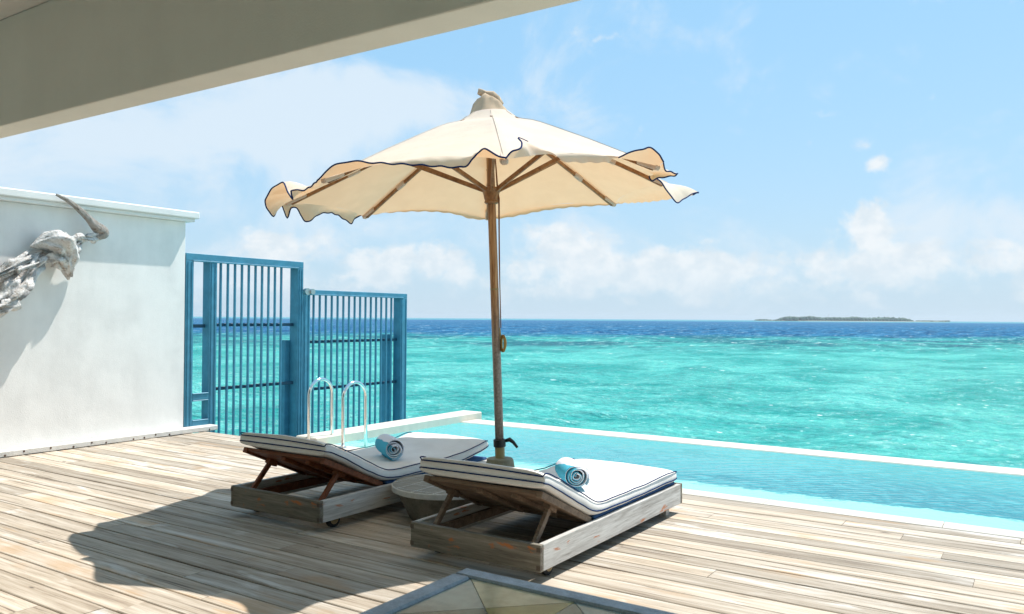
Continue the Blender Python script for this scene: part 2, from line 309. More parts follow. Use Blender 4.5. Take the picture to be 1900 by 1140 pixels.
def build_sea(z=-2.0):
    nr, na = 620, 460
    ang = np.linspace(math.radians(-50), math.radians(50), na)
    r = np.concatenate([np.geomspace(11, 420, nr-70), np.geomspace(430, 30000, 70)])
    A, R = np.meshgrid(ang, r); hx, hy = -math.sin(YAW), math.cos(YAW); rx, ry = math.cos(YAW), math.sin(YAW)
    a, b = R*np.sin(A), R*np.cos(A); X = a*rx+b*hx; Y = a*ry+b*hy; Z = np.zeros_like(X)
    rg = np.random.RandomState(3)
    dr = np.maximum(R*.0073, R*(math.radians(100)/na))
    for i in range(46):
        lam = .55*1.09**i; th = math.radians(rg.normal(150, 34)); k = 2*math.pi/lam; ph = rg.uniform(0, 6.28)
        amp = .0075*lam**.72; f = np.clip((lam/dr-2.2)/2.5, 0, 1)
        t = k*(X*math.cos(th)+Y*math.sin(th))+ph+.6*np.sin(.31*k*(X*math.sin(th*1.7)-Y*math.cos(th*1.3))+ph*2)
        Z += amp*f*(1-2*np.abs(np.sin(t/2)))*(.55+.45*np.sin(.07*k*(X*.8+Y*.5)+ph*3))
    Z = Z*np.clip((900-R)/700, 0, 1)
    v = np.stack([X, Y, Z], -1).reshape(-1, 3)
    idx = np.arange(nr*na).reshape(nr, na); q = np.stack([idx[:-1, :-1], idx[:-1, 1:], idx[1:, 1:], idx[1:, :-1]], -1).reshape(-1, 4)
    me = bpy.data.meshes.new('sea'); me.vertices.add(len(v)); me.vertices.foreach_set('co', v.ravel().astype(np.float32))
    me.loops.add(q.size); me.loops.foreach_set('vertex_index', q.ravel().astype(np.int32)); me.polygons.add(len(q))
    me.polygons.foreach_set('loop_start', (np.arange(len(q))*4).astype(np.int32)); me.polygons.foreach_set('loop_total', np.full(len(q), 4, np.int32)); me.update(); me.validate()
    me.shade_smooth(); me.materials.append(SEA)
    return tag(link('sea', me, None, (0, 0, z)), kind='structure')
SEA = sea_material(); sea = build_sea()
# water all round, under and behind the deck, just below the wave sheet
far = MB(); far.quad((-30000, -30000, -2.6), (30000, -30000, -2.6), (30000, 30000, -2.6), (-30000, 30000, -2.6)); tag(far.build('lagoon_water', SEA), kind='structure')

# ------------------------------------------------------------------ island on the horizon
SAND, g, p = mat('island_sand', (.22, .25, .20), .9)
FOL, g, p = mat('island_foliage', rough=.8); fn = g.noise(coords(g), .06, 6, .7); g.set(p.inputs['Base Color'], g.mix(g.smooth(fn, .35, .65), (.02, .07, .045), (.055, .13, .07)))
def pol(px, dist): a = math.atan((px-950)/1509); return fh*dist*math.cos(a)/math.cos(a)+rh*dist*math.tan(a)
isl = MB(); ring = []
DI = 2900.0
for k in range(40):
    t = 2*math.pi*k/40; c = pol(1585, DI); ring.append(c+rh*(345*math.cos(t)*(1+.05*math.sin(5*t)))+fh*120*math.sin(t))
base = [Vector((q.x, q.y, -2.3)) for q in ring]; topv = [Vector((c.x+(q.x-c.x)*.93, c.y+(q.y-c.y)*.93, .2)) for q in ring]
for k in range(40): isl.quad(base[k], base[(k+1) % 40], topv[(k+1) % 40], topv[k])
k0 = len(isl.v); isl.v += [tuple(q) for q in topv]; isl.f.append(tuple(range(k0, k0+40))); isl.mi.append(0)
tag(isl.build('island', SAND), kind='structure')
wd = MB(); rg = random.Random(5)
ico = bmesh.new(); bmesh.ops.create_icosphere(ico, subdivisions=1, radius=1)
icov = [v.co.copy() for v in ico.verts]; icof = [tuple(v.index for v in f.verts) for f in ico.faces]; ico.free()
for i in range(1300):
    u = rg.random(); px = 1433+u*262; edge = min(1, 14*u, 14*(1-u)+.12); d = DI+rg.uniform(-85, 70)
    if i % 9 == 0: px = 1700+rg.random()*62; edge = .22
    if i % 23 == 0: px = 1402+rg.random()*30; edge = .25
    c = pol(px, d); H_ = (10.5+5.0*noise.noise(Vector((px*.035, 0, 3)))+2.5*noise.noise(Vector((px*.2, d*.02, 1))))*edge*rg.uniform(.7, 1.1); r_ = rg.uniform(4, 8)*(.5+.5*edge); k = len(wd.v)
    for v in icov: wd.v.append((c.x+v.x*r_*rg.uniform(.7, 1.25), c.y+v.y*r_*rg.uniform(.7, 1.25), max(-.5, H_-r_*.5+v.z*r_*rg.uniform(.6, 1.2)*(.9 if v.z > 0 else 1.6))))
    for f in icof: wd.f.append(tuple(k+a for a in f)); wd.mi.append(0)
tag(wd.build('island_forest', FOL), kind='stuff')
ms = MB(); c = pol(1537, DI-60); ms.tube([(c.x, c.y, 0), (c.x, c.y, 29)], [.8, .3], 6); tag(ms.build('radio_mast', DULLST), 'thin mast standing above the trees of the far island', 'mast')

# ------------------------------------------------------------------ deck
deck = MB(); deck.box(-9.32, 2.7, -1.1, 6.66, -.34, -.055); deck = tag(deck.build('deck', UNDER), kind='structure')
PITCHB = .172; rgd = random.Random(11); plank_mesh = {}
def plank(L, wdt):
    key = (round(L, 2), round(wdt, 3))
    if key not in plank_mesh:
        b = MB(); h = L/2-.0015; q = wdt/2; c = .004; t = -.03
        prof = [(-q, t), (q, t), (q, -c), (q-c, 0), (-q+c, 0), (-q, -c)]
        vs_ = [(sx*h, y, z) for sx in (-1, 1) for y, z in prof]; b.v = vs_
        for i in range(6): j = (i+1) % 6; b.f.append((i, j, 6+j, 6+i))
        b.f.append(tuple(reversed(range(6)))); b.f.append(tuple(range(6, 12))); b.mi = [0]*8
        plank_mesh[key] = b.mesh('plank', DECK)
    return plank_mesh[key]
row = 0; y = 6.665
ys = []
while y > -1.1: ys.append(y); y -= PITCHB
for i, yt in enumerate(ys):
    yc = yt-PITCHB/2; x = -9.15-(rgd.random()*.02); near = 1.0 < yc
    x_end = 2.65
    first = rgd.uniform(.8, 3.6)
    while x < x_end-.01:
        L = round(first if first else rgd.choice([1.8, 2.4, 3.0, 3.6, 3.6, 4.2]), 1); first = None
        if x+L > x_end-.7: L = round(x_end-x, 2)
        o = link('plank', plank(L, PITCHB-rgd.choice([.008, .009, .011, .015])), deck, (x+L/2, yc, rgd.uniform(-.0012, .0012)), (rgd.uniform(-.004, .004), 0, rgd.uniform(-.0003, .0003)))
        x += L
fa = MB(); fa.box(-9.3, -7.52, 6.672, 6.70, -.42, -.005, .003); fa.build('fascia_board', DECK, deck)

# ------------------------------------------------------------------ pool
pool = tag(empty('swimming_pool', (-4, 8, 0)), kind='structure')
def pp(mb, name, mt, smooth=False):
    o = mb.build(name, mt, pool, smooth); o.matrix_parent_inverse = pool.matrix_world.inverted(); o.location = (0, 0, 0)
    o.location = (-Vector((-4, 8, 0))); o.matrix_parent_inverse = Matrix(); return o
b = MB(); b.box(-7.15, 3.2, 6.885, 9.5, -1.45, -1.3); b.box(-7.15, 3.2, 6.885, 7.42, -1.3, -.30); pp(b, 'basin_floor', plaster('aqua_pool_plaster', (.45, .75, .74)))
b = MB(); b.box(-7.50, -7.15, 6.70, 10.04, -2.7, .085, .012); pp(b, 'end_curb', CURB)
b = MB(); b.box(-7.149, 3.2, 9.50, 9.90, -2.7, -.012, .012); pp(b, 'weir_edge', CURB)
for i in range(8):
    b = MB(); x0 = -7.148+i*1.30; b.box(x0, x0+1.297, 6.672, 6.878, -.4, .002, .004); pp(b, 'coping_stone', COPING)
m, g, p = mat('pool_water', rough=.02); co = coords(g)
sx = g.add('ShaderNodeSeparateXYZ', {0: co})
# ripples: two families of curved wind ripples crossing the pool
wv = g.add('ShaderNodeTexWave', {'Vector': g.mapv(co, (1, 1.3, 1), (6.2, -15.2, 0)), 'Scale': 3.1, 'Distortion': 4.0, 'Detail': 2.0, 'Detail Scale': .7, 'Detail Roughness': .6}, wave_type='RINGS', rings_direction='Z')
n1 = g.noise(g.mapv(co, (6, 8.5, 1), rot=(0, 0, .5)), 1.0, 5, .6, .5); n2 = g.noise(g.mapv(co, (20, 24, 1)), 1.0, 3, .6, .3); nl = g.noise(g.mapv(co, (.55, 1.2, 1)), 1.0, 3, .5)
h = g.math('ADD', g.math('MULTIPLY', wv.outputs[1], g.math('MULTIPLY', g.smooth(nl, .36, .60, .05, .50), g.smooth(sx.outputs[0], -4.0, -.8, 1, .15))), g.math('ADD', g.math('MULTIPLY', n1, .62), g.math('MULTIPLY', n2, .26)))
edge = g.math('ADD', sx.outputs[1], g.math('ADD', g.math('MULTIPLY', g.math('SUBTRACT', h, .6), .55), g.math('MULTIPLY', g.math('SUBTRACT', nl, .5), .25)))
shelf = g.smooth(edge, 7.20, 7.27)
light = g.smooth(g.math('ADD', sx.outputs[1], g.math('MULTIPLY', g.math('SUBTRACT', n1, .5), .8)), 7.5, 9.3)
deepc = g.mix(light, (.008, .19, .23), (.025, .30, .31))
lx = g.smooth(g.math('ADD', sx.outputs[0], g.math('MULTIPLY', g.math('SUBTRACT', n1, .5), .6)), -6.9, -5.0, 1, 0); deepc = g.mix(g.math('MULTIPLY', lx, .55), deepc, (.10, .50, .49))
deepc = g.mix(g.math('MULTIPLY', g.smooth(h, .40, .66), .60), deepc, (.11, .47, .50))
water_shader(m, g, g.mix(shelf, (.27, .66, .61), deepc), h, .022, .75, .03, .8)
b = MB(); b.quad((-7.151, 6.876, -.022), (3.2, 6.876, -.022), (3.2, 9.502, -.022), (-7.151, 9.502, -.022)); b.quad((-7.151, 6.876, -.023), (-7.151, 6.876, -.2), (3.2, 6.876, -.2), (3.2, 6.876, -.023)); pp(b, 'pool_water', m)

# pool ladder
lad = tag(empty('pool_ladder', (-6.97, 6.9, 0)), 'polished steel pool ladder with two hooped handrails at the pool edge', 'ladder')
for x, ya, yb, zt in ((-6.74, 6.725, 7.095, .745), (-7.2, 6.635, 7.0, .765)):
    r_ = (yb-ya)/2; yc = (ya+yb)/2; pts = [(x, ya, 0.0), (x, ya, .2), (x, ya, .4)]+[(x, yc-r_*math.cos(t), zt-r_+r_*math.sin(t)) for t in np.linspace(0, math.pi, 20)]+[(x, yb, .3), (x, yb+.012, -.25)]
    b = MB(); b.tube([(q[0]+6.97, q[1]-6.9, q[2]) for q in pts], .0195, 16); o = b.build('handrail', CHROME, lad, True)
    b = MB(); b.lathe([(.045, .002), (.045, .012), (.022, .02), (.022, .03)], 20, (x+6.97, ya-6.9)); b.build('flange', CHROME, o, 'auto')

# ------------------------------------------------------------------ privacy wall with coping and kerb timber
wall = tag(empty('boundary_wall', (-9.33, 4, 0)), 'tall white rendered wall with a stepped coping at the deck side', 'wall')
def wp(mb, name, mt, parent=None, smooth=False):
    o = mb.build(name, mt, parent or wall, smooth); 
    if not parent: o.location = (9.33, -4, 0)
    return o
b = MB(); b.box(-9.57, -9.33, -2.2, 6.455, -2.4, 2.72, .004); wp(b, 'wall_panel', WALL)
b = MB(); b.box(-9.66, -9.24, -2.2, 6.53, 2.722, 2.762, .004); wp(b, 'coping_ledge', COPE)
b = MB(); b.box(-9.70, -9.20, -2.2, 6.575, 2.763, 2.85, .012); wp(b, 'coping', COPE)
kb = MB(); kb.box(-9.328, -9.165, -1.0, 6.86, .002, .066, .008); kb = wp(kb, 'kerb_timber', KERB)
BOLT = paint('rusty_bolt', (.10, .05, .03), .7)
bb = MB(); bb.lathe([(.011, .0), (.011, .003), (.007, .005)], 12); bm_ = bb.mesh('bolt', BOLT, 'auto')
for yv in [4.23, 4.42, 4.7, 4.95, 5.16, 5.33, 5.67, 5.81, 5.96, 6.15, 6.73, 3.9, 3.6]: o = link('bolt', bm_, kb, (-9.166, yv, .042-(.02 if int(yv*100) % 2 else 0)), (0, math.pi/2, 0))

# ------------------------------------------------------------------ blue slatted fences
def fence(name, y0, y1, ztop, posts, bars, rails, label, bottom=-.75, extra=None, top=.095):
    f = tag(empty(name, (-9.33, y0, 0)), label, 'fence', None)
    def add(nm, x0, x1, a, bb_, z0, z1, mt=BLUE, c=.004, par=None):
        q = MB(); q.box(x0+9.33, x1+9.33, a-y0, bb_-y0, z0, z1, c); return q.build(nm, mt, par or f)
    add('top_rail', -9.50, -9.33, y0, y1, ztop-top, ztop)
    add('top_bead', -9.36, -9.318, y0+.1, y1-.1, ztop-top-.012, ztop-top+.006, c=.003)
    for a, c_, dp in posts: add('post', -9.33-dp, -9.331, a, c_, bottom, ztop-top-.001); add('post_bead', -9.35, -9.322, a+.028, a+.034, bottom, ztop-top-.02, c=.001); add('post_bead', -9.35, -9.322, c_-.034, c_-.028, bottom, ztop-top-.02, c=.001)
    bar = MB(); bar.box(-.016, .016, -.0135, .0135, bottom, ztop-top-.003, .004); bmesh_ = bar.mesh('bar', BLUE)
    for yy in bars: link('bar', bmesh_, f, (-9.385+9.33, yy-y0, 0), (0, 0, 0))
    for a, c_, z in rails: add('back_rail', -9.445, -9.413, a, c_, z-.022, z+.022, BLUED)
    for e in (extra or []): add(*e)
    return f
px1 = [7.039+i*(8.20-7.039)/10 for i in range(10)]
fence('tall_slatted_fence', 6.468, 8.462, 2.325, [(6.468, 6.585, .17), (6.825, 6.945, .145), (8.352, 8.462, .17)], px1, [(6.585, 6.825, 1.372), (6.945, 8.352, 1.385), (6.945, 8.352, .52)], 'taller blue slatted fence joined to the white wall end', extra=[('mid_rail', -9.50, -9.33, 6.585, 6.825, .40, .475), ('bottom_rail', -9.50, -9.33, 6.585, 6.825, .06, .125), ('window_bead', -9.36, -9.32, 6.585, 6.825, .476, .49), ('window_bead', -9.36, -9.32, 6.585, 6.825, .386, .399), ('window_bead', -9.36, -9.32, 6.585, 6.825, .126, .14), ('support_post', -9.60, -9.50, 8.27, 8.36, -2.6, 1.15)])
fence('low_slatted_fence', 8.466, 10.83, 1.915, [(8.466, 8.60, .17), (10.665, 10.83, .17)], [8.717+i*(10.481-8.717)/14 for i in range(15)]+[8.625], [(8.60, 10.665, 1.12), (8.60, 10.665, .395)], 'lower blue slatted fence stepping down beside the pool curb', extra=[('support_post', -9.62, -9.50, 10.50, 10.62, -2.6, 1.21)], top=.07)
hg = tag(empty('fence_clamp', (-9.30, 8.53, 1.88)), 'round steel clamp joining the two blue fences', 'clamp')
b = MB(); b.tube([(.0, -.05, 0), (.05, -.05, 0)], .052, 20); b.build('clamp_disc', DULLST, hg, 'auto'); b = MB(); b.tube([(.0, .03, 0), (.075, .03, 0)], .043, 20); b.build('clamp_disc', DULLST, hg, 'auto'); b = MB(); b.box(.01, .03, -.05, .05, -.02, .02, .004); b.build('clamp_bar', DULLST, hg)

# ------------------------------------------------------------------ villa: beam, ceiling, rear wall, side eave
villa = tag(empty('villa', (0, 0, 0)), 'shaded veranda of the villa with its deep taupe beam overhead', 'villa')
b = MB(); b.box(-12, 5.5, 2.925, 3.137, 2.90, 3.695, .006); b.build('veranda_beam', BEAMF, villa)
b = MB(); b.box(-12, 5.5, -3.2, 3.20, 3.697, 3.95); b.build('ceiling', CEIL, villa)
b = MB(); b.box(-12, 5.5, -3.3, -3.0, -.3, 3.69); b.build('rear_wall', CEIL, villa)
b = MB(); pass
b = MB(); b.box(5.3, 5.5, -3.0, 2.9, -.3, 3.69); b.build('side_wall', CEIL, villa)

# ------------------------------------------------------------------ driftwood on the wall
dw = tag(empty('driftwood_sculpture', (-9.33, 4.8, 2.2)), 'bleached driftwood root with a long curved horn mounted on the white wall', 'driftwood')
def gnarl(name, pts, rad, amp=.25, seed=0, flat=1.0, n=20, m=46, mt=DRIFT, fr=6.0):
    P = [Vector(p) for p in pts]; K = len(P)-1; Q = []; Rr = []
    def cr(a, b_, c, d, t): return .5*((2*b_)+(c-a)*t+(2*a-5*b_+4*c-d)*t*t+(3*b_-a-3*c+d)*t**3)
    for i in range(m+1):
        u = i/m*K; k = min(int(u), K-1); t = u-k
        Q.append(cr(P[max(k-1, 0)], P[k], P[k+1], P[min(k+2, K)], t)); Rr.append(cr(rad[max(k-1, 0)], rad[k], rad[k+1], rad[min(k+2, K)], t))
    b = MB(); b.tube([q-Vector((-9.33, 4.8, 2.2)) for q in Q], Rr, n)
    out = []
    for idx, v in enumerate(b.v):
        i = min(idx//n, m); c = Q[i]-Vector((-9.33, 4.8, 2.2)); d = Vector(v)-c; s_ = Vector(v)*fr+Vector((seed*3.1, seed, 0))
        j = idx % n; th_ = 2*math.pi*j/n; groove2 = noise.noise(Vector((math.cos(th_)*2.2+seed*2, math.sin(th_)*2.2, i*.035+seed))); groove = noise.noise(Vector((math.cos(th_)*2.6+seed, math.sin(th_)*2.6, i*.07+seed)))
        k = 1+amp*.75*noise.fractal(s_*.6, .9, 2.1, 3)+amp*1.6*groove-amp*.5*max(0, .25-abs(groove2))*4; q = c+d*k; q.x = max(.012, c.x+(q.x-c.x)*flat); out.append(tuple(q))
    b.v = out; return b.build(name, mt, dw, True)
X = -9.33
gnarl('root_log', [(X+.20, 3.95, 1.52), (X+.22, 4.2, 1.68), (X+.20, 4.38, 1.90), (X+.16, 4.50, 2.06), (X+.12, 4.64, 2.16)], [.09, .095, .08, .06, .045], .55, 1, 1.9, 30, 80)
gnarl('root_log', [(X+.14, 4.02, 1.86), (X+.18, 4.25, 1.99), (X+.18, 4.42, 2.09), (X+.14, 4.58, 2.18)], [.035, .045, .035, .02], .9, 2, 1.5, 26, 60)
gnarl('splinter', [(X+.14, 4.30, 2.06), (X+.15, 4.40, 2.15), (X+.15, 4.47, 2.21)], [.03, .018, .004], .9, 3, 1, 10, 18)
gnarl('splinter', [(X+.3, 4.26, 1.96), (X+.3, 4.45, 2.05), (X+.25, 4.60, 2.12)], [.022, .02, .006], .8, 4, 1, 10, 24)
gnarl('log_end', [(X+.3, 4.10, 1.62), (X+.34, 4.20, 1.60), (X+.36, 4.26, 1.62)], [.05, .07, .05], .3, 14, 1, 14, 12)
gnarl('burl', [(X+.16, 4.46, 2.24), (X+.18, 4.58, 2.29), (X+.20, 4.70, 2.29), (X+.20, 4.79, 2.20), (X+.18, 4.84, 2.03), (X+.16, 4.87, 1.90)], [.012, .075, .14, .13, .055, .008], .26, 5, 1.7, 34, 90)
gnarl('burl', [(X+.2, 4.60, 2.12), (X+.24, 4.69, 2.12), (X+.22, 4.80, 2.02)], [.03, .075, .03], .7, 6, 1.4, 24, 40)
gnarl('burl', [(X+.2, 4.80, 2.42), (X+.26, 4.83, 2.30), (X+.25, 4.85, 2.12), (X+.22, 4.87, 1.93)], [.015, .035, .035, .012], .8, 15, 1.2, 18, 40)
gnarl('root_arm', [(X+.16, 4.84, 2.30), (X+.17, 4.95, 2.38), (X+.18, 5.06, 2.39), (X+.18, 5.16, 2.40), (X+.18, 5.24, 2.45)], [.05, .04, .042, .042, .03], .75, 7, 1.2, 24, 60)
gnarl('root_arm', [(X+.14, 4.86, 2.22), (X+.16, 4.92, 2.26), (X+.16, 5.02, 2.34)], [.03, .045, .02], 1.0, 8, 1, 20, 40)
gnarl('splinter', [(X+.12, 4.89, 2.22), (X+.14, 4.92, 2.13), (X+.13, 4.89, 2.06)], [.022, .02, .006], .9, 9, 1, 12, 24)
gnarl('horn', [(X+.18, 5.17, 2.40), (X+.185, 5.235, 2.455), (X+.19, 5.15, 2.53), (X+.19, 5.05, 2.62), (X+.20, 4.94, 2.71), (X+.21, 4.82, 2.785), (X+.22, 4.69, 2.83)], [.038, .068, .056, .040, .031, .024, .012], .25, 10, 1, 16, 60, DRIFTH, 5)

# ------------------------------------------------------------------ umbrella
TIPS = [Vector(t) for t in [(-4.843, 6.877, 2.536), (-5.524, 5.763, 2.476), (-5.232, 4.544, 2.44), (-4.091, 3.867, 2.431), (-2.749, 4.076, 2.46), (-2.231, 5.201, 2.55), (-2.702, 6.482, 2.654), (-3.568, 7.244, 2.634)]]
CROWN = Vector((-3.893, 5.55, 3.225)); RAISE = [.05, 0, 0, .075, .06, 0, 0, .03]
VAL = {1: [(0, 0.0, -0.0, 0.005), (0.05, -0.013, -0.008, -0.001), (0.1, -0.016, -0.046, -0.05), (0.16, 0.003, -0.068, -0.105), (0.24, -0.015, -0.08, -0.084), (0.35, -0.049, -0.067, -0.052), (0.47, -0.05, -0.068, -0.048), (0.58, -0.044, -0.088, -0.076), (0.68, -0.013, -0.102, -0.135), (0.76, 0.005, -0.09, -0.159), (0.83, -0.003, -0.06, -0.104), (0.87, -0.001, -0.06, -0.044), (0.91, -0.005, -0.062, -0.046), (0.95, 0.004, -0.055, -0.137), (0.98, 0.002, -0.058, -0.05), (1, -0.014, -0.033, -0.012)], 2: [(0, -0.014, -0.033, -0.012), (0.08, -0.031, -0.115, -0.082), (0.14, -0.066, -0.161, -0.152), (0.22, -0.175, -0.174, -0.114), (0.32, -0.288, -0.153, -0.045), (0.42, -0.268, -0.141, 0.03), (0.5, -0.18, -0.144, 0.053), (0.58, -0.056, -0.216, -0.056), (0.63, -0.037, -0.202, -0.114), (0.66, -0.051, -0.212, -0.052), (0.75, -0.034, -0.141, -0.058), (0.88, -0.003, -0.097, -0.043), (1, 0.007, -0.055, -0.02)], 3: [(0, 0.007, -0.055, -0.02), (0.05, 0.023, -0.081, 0.018), (0.1, 0.026, -0.079, 0.045), (0.15, 0.047, -0.066, 0.045), (0.27, 0.071, -0.049, -0.003), (0.4, 0.085, -0.039, -0.04), (0.58, 0.11, -0.046, -0.08), (0.7, 0.112, -0.044, -0.091), (0.76, 0.098, -0.054, -0.08), (0.82, 0.089, -0.084, -0.038), (0.86, 0.076, -0.094, 0.004), (0.9, 0.064, -0.102, 0.028), (0.94, 0.048, -0.089, 0.02), (0.97, 0.035, -0.049, 0.009), (1, 0.022, -0.021, 0.007)], 4: [(0, 0.022, -0.021, 0.007), (0.03, 0.019, -0.048, 0.011), (0.06, 0.029, -0.077, 0.019), (0.1, 0.031, -0.1, 0.025), (0.13, 0.031, -0.1, 0.037), (0.155, -0.008, -0.078, 0.069), (0.18, -0.077, -0.053, 0.107), (0.24, 0.02, 0.06, 0.03), (0.3, 0.03, 0.1, -0.035), (0.6, 0.03, 0.1, -0.04), (0.72, 0.0, 0.05, -0.0), (0.78, 0.065, -0.053, 0.014), (0.84, 0.108, -0.073, 0.05), (0.9, 0.1, -0.079, 0.072), (0.96, 0.081, -0.067, 0.057), (1, 0.052, -0.038, 0.015)], 5: [(0, 0.052, -0.038, 0.015), (0.08, 0.091, -0.059, -0.032), (0.16, 0.141, -0.026, -0.042), (0.24, 0.179, 0.023, -0.041), (0.34, 0.164, -0.011, -0.051), (0.44, 0.096, -0.079, -0.056), (0.52, 0.041, -0.115, -0.068), (0.58, 0.01, -0.112, -0.029), (0.63, 0.049, -0.063, -0.035), (0.72, 0.088, -0.036, -0.099), (0.8, 0.116, 0.02, -0.175), (0.85, 0.131, 0.054, -0.187), (0.91, 0.147, 0.099, -0.142), (0.96, 0.179, 0.12, -0.098), (1, 0.204, 0.195, -0.068)], 6: [(0, 0.204, 0.195, -0.068), (0.06, 0.212, 0.213, -0.074), (0.12, 0.185, 0.183, -0.093), (0.3, 0.153, 0.162, -0.095), (0.5, 0.115, 0.137, -0.085), (0.75, 0.075, 0.086, -0.049), (0.93, 0.026, 0.042, -0.011), (1, 0.004, 0.003, -0.005)], 7: [(0, 0.0, 0.0, -0.01), (0.2, 0.01, 0.02, -0.03), (0.5, 0.01, 0.02, -0.045), (0.8, 0.01, 0.02, -0.05), (1, 0.0, 0.0, -0.02)], 0: [(0, 0.0, 0.0, -0.02), (0.15, 0.0, 0.01, -0.05), (0.3, 0.0, 0.01, -0.03), (0.6, 0.0, 0.0, -0.02), (1, 0.0, 0.0, 0.005)]}
UB = Vector((-3.829, 5.641, 0)); PT = Vector((-3.885, 5.562, 2.607)); um = tag(empty('beach_umbrella', tuple(UB)), 'large cream canvas umbrella with a wind-curled navy-edged valance between the loungers', 'umbrella')
def U(mb, name, mt, parent=um, smooth=False): 
    if parent is um: mb.v = [tuple(Vector(v)-UB) for v in mb.v]
    else: mb.v = [tuple(Vector(v)-UB) for v in mb.v]
    return mb.build(name, mt, parent, smooth)
def rim(i, u):
    a, b_ = TIPS[i], TIPS[(i+1) % 8]; q = a.lerp(b_, u); s = 4*u*(1-u); d = CROWN-q; d.z = 0
    return q+d*.055*s+Vector((0, 0, (.02+RAISE[i])*s))
axis = Vector((-.0457, -.053, 1)).normalized()
def crown_pt(i, u):
    a = (TIPS[i].lerp(TIPS[(i+1) % 8], u)-CROWN); a -= axis*a.dot(axis); return CROWN+a.normalized()*.165+axis*-.015
def can(i, u, v):
    c, e = crown_pt(i, u), rim(i, u); q = c.lerp(e, v); s = 4*u*(1-u)
    q.z += .016*math.sin(math.pi*v**.85)*v**.4-.03*math.exp(-((v-.1)/.09)**2)*min(1, v*12)-.03*s*math.sin(math.pi*v)
    q.z += .004*noise.noise(q*7)*(v)
    return q
canm = MB()
for i in range(8):
    canm.grid([[can(i, u, v) for u in np.linspace(0, 1, 17)] for v in np.linspace(0, 1, 19)])
canopy = U(canm, 'canopy', CANVAS, smooth=True)
bmx = bmesh.new(); bmx.from_mesh(canopy.data); bmesh.ops.remove_doubles(bmx, verts=bmx.verts, dist=.002); bmx.to_mesh(canopy.data); bmx.free(); canopy.data.shade_smooth()
# seams along the ribs and a sewn ring near the crown
SEAM = cloth('canvas_seam', (.66, .58, .48))
sm = MB()
for i in range(8): sm.tube([can(i, 0, v)+Vector((0, 0, .004)) for v in np.linspace(0.02, .98, 16)], .0022, 5)
U(sm, 'seam', SEAM, canopy)
def interp(ks, u):
    n_ = len(ks)
    def tan(k):
        a, b_ = ks[max(k-1, 0)], ks[min(k+1, n_-1)]; return (Vector(b_[1:])-Vector(a[1:]))/max(1e-6, b_[0]-a[0])*.9
    for k in range(n_-1):
        a, b_ = ks[k], ks[k+1]
        if u <= b_[0]:
            h = max(1e-6, b_[0]-a[0]); t = (u-a[0])/h; t2, t3 = t*t, t*t*t
            return Vector(a[1:])*(2*t3-3*t2+1)+tan(k)*h*(t3-2*t2+t)+Vector(b_[1:])*(-2*t3+3*t2)+tan(k+1)*h*(t3-t2)
    return Vector(ks[-1][1:])
for i in range(8):
    ks = VAL[i]; us = sorted(set([round(float(x), 4) for x in np.linspace(0, 1, 101)]+[k[0] for k in ks])); rows = []; nrow = 7
    free = []
    for u in us:
        e = rim(i, u); o = interp(ks, u); o.z += .004*math.sin(u*60+i); cen = Vector((CROWN.x, CROWN.y, e.z)); outw = (e-cen).normalized()
        L = o.length; slack = max(0, .15-L)*.5
        col = [e+o*t+outw*(.25*L+slack*.6)*math.sin(math.pi*t)*.35+Vector((0, 0, .12*L))*math.sin(math.pi*t)*(1 if o.z > -.02 else .4) for t in np.linspace(0, 1, nrow)]
        rows.append(col); free.append(e+o)
    b = MB(); b.grid(rows); v_ = U(b, 'valance', CANVAS, smooth=True)
    if i in (0, 7): continue
    lim = [q for q, u in zip(free, us) if (i != 6 or u < .08) and not (i == 4 and .2 < u < .73)]
    segs = [[q for q, u in zip(free, us) if u <= .2], [q for q, u in zip(free, us) if u >= .74]] if i == 4 else [lim]
    for sg in segs: b = MB(); b.tube(sg, .0055, 6); U(b, 'trim', NAVY, v_, True)
# crown cap, wrinkled and tied off in a bent knot
cp = MB(); n_ = 40; rows = []
for k, (r_, z_) in enumerate([(.19, -.06), (.165, -.025), (.138, .015), (.118, .05), (.102, .08), (.086, .105), (.06, .125), (.025, .14), (.002, .142)]):
    ringp = []
    for j in range(n_+1):
        t = 2*math.pi*(j % n_)/n_; wr = 1+.10*math.sin(5*t+k*.6)*min(1, k/3)+.05*math.sin(11*t-k)*min(1, k/4); ringp.append(CROWN+axis*z_+Vector((math.cos(t), math.sin(t), 0))*r_*wr+rh*(-.002*k)+Vector((0, 0, .012*math.sin(3*t+k*.9)*min(1, k/3))))
    rows.append(ringp)
cp.grid(rows); U(cp, 'crown_cap', TANCAP, canopy, True)
kn = MB(); top = CROWN+axis*.120
kn.tube([top+rh*.085+Vector((0, 0, -.07)), top+rh*.06+Vector((0, 0, -.01)), top+rh*.02+Vector((0, 0, .022)), top-rh*.03+Vector((0, 0, .034)), top-rh*.07+Vector((0, 0, .044)), top-rh*.095+Vector((0, 0, .05))], [.03, .036, .028, .022, .029, .024], 14)
kn.v = [tuple(Vector(v)+Vector((.008, .008, .008))*noise.noise(Vector(v)*40)*2) for v in kn.v]; U(kn, 'crown_knot', TANCAP, canopy, True)
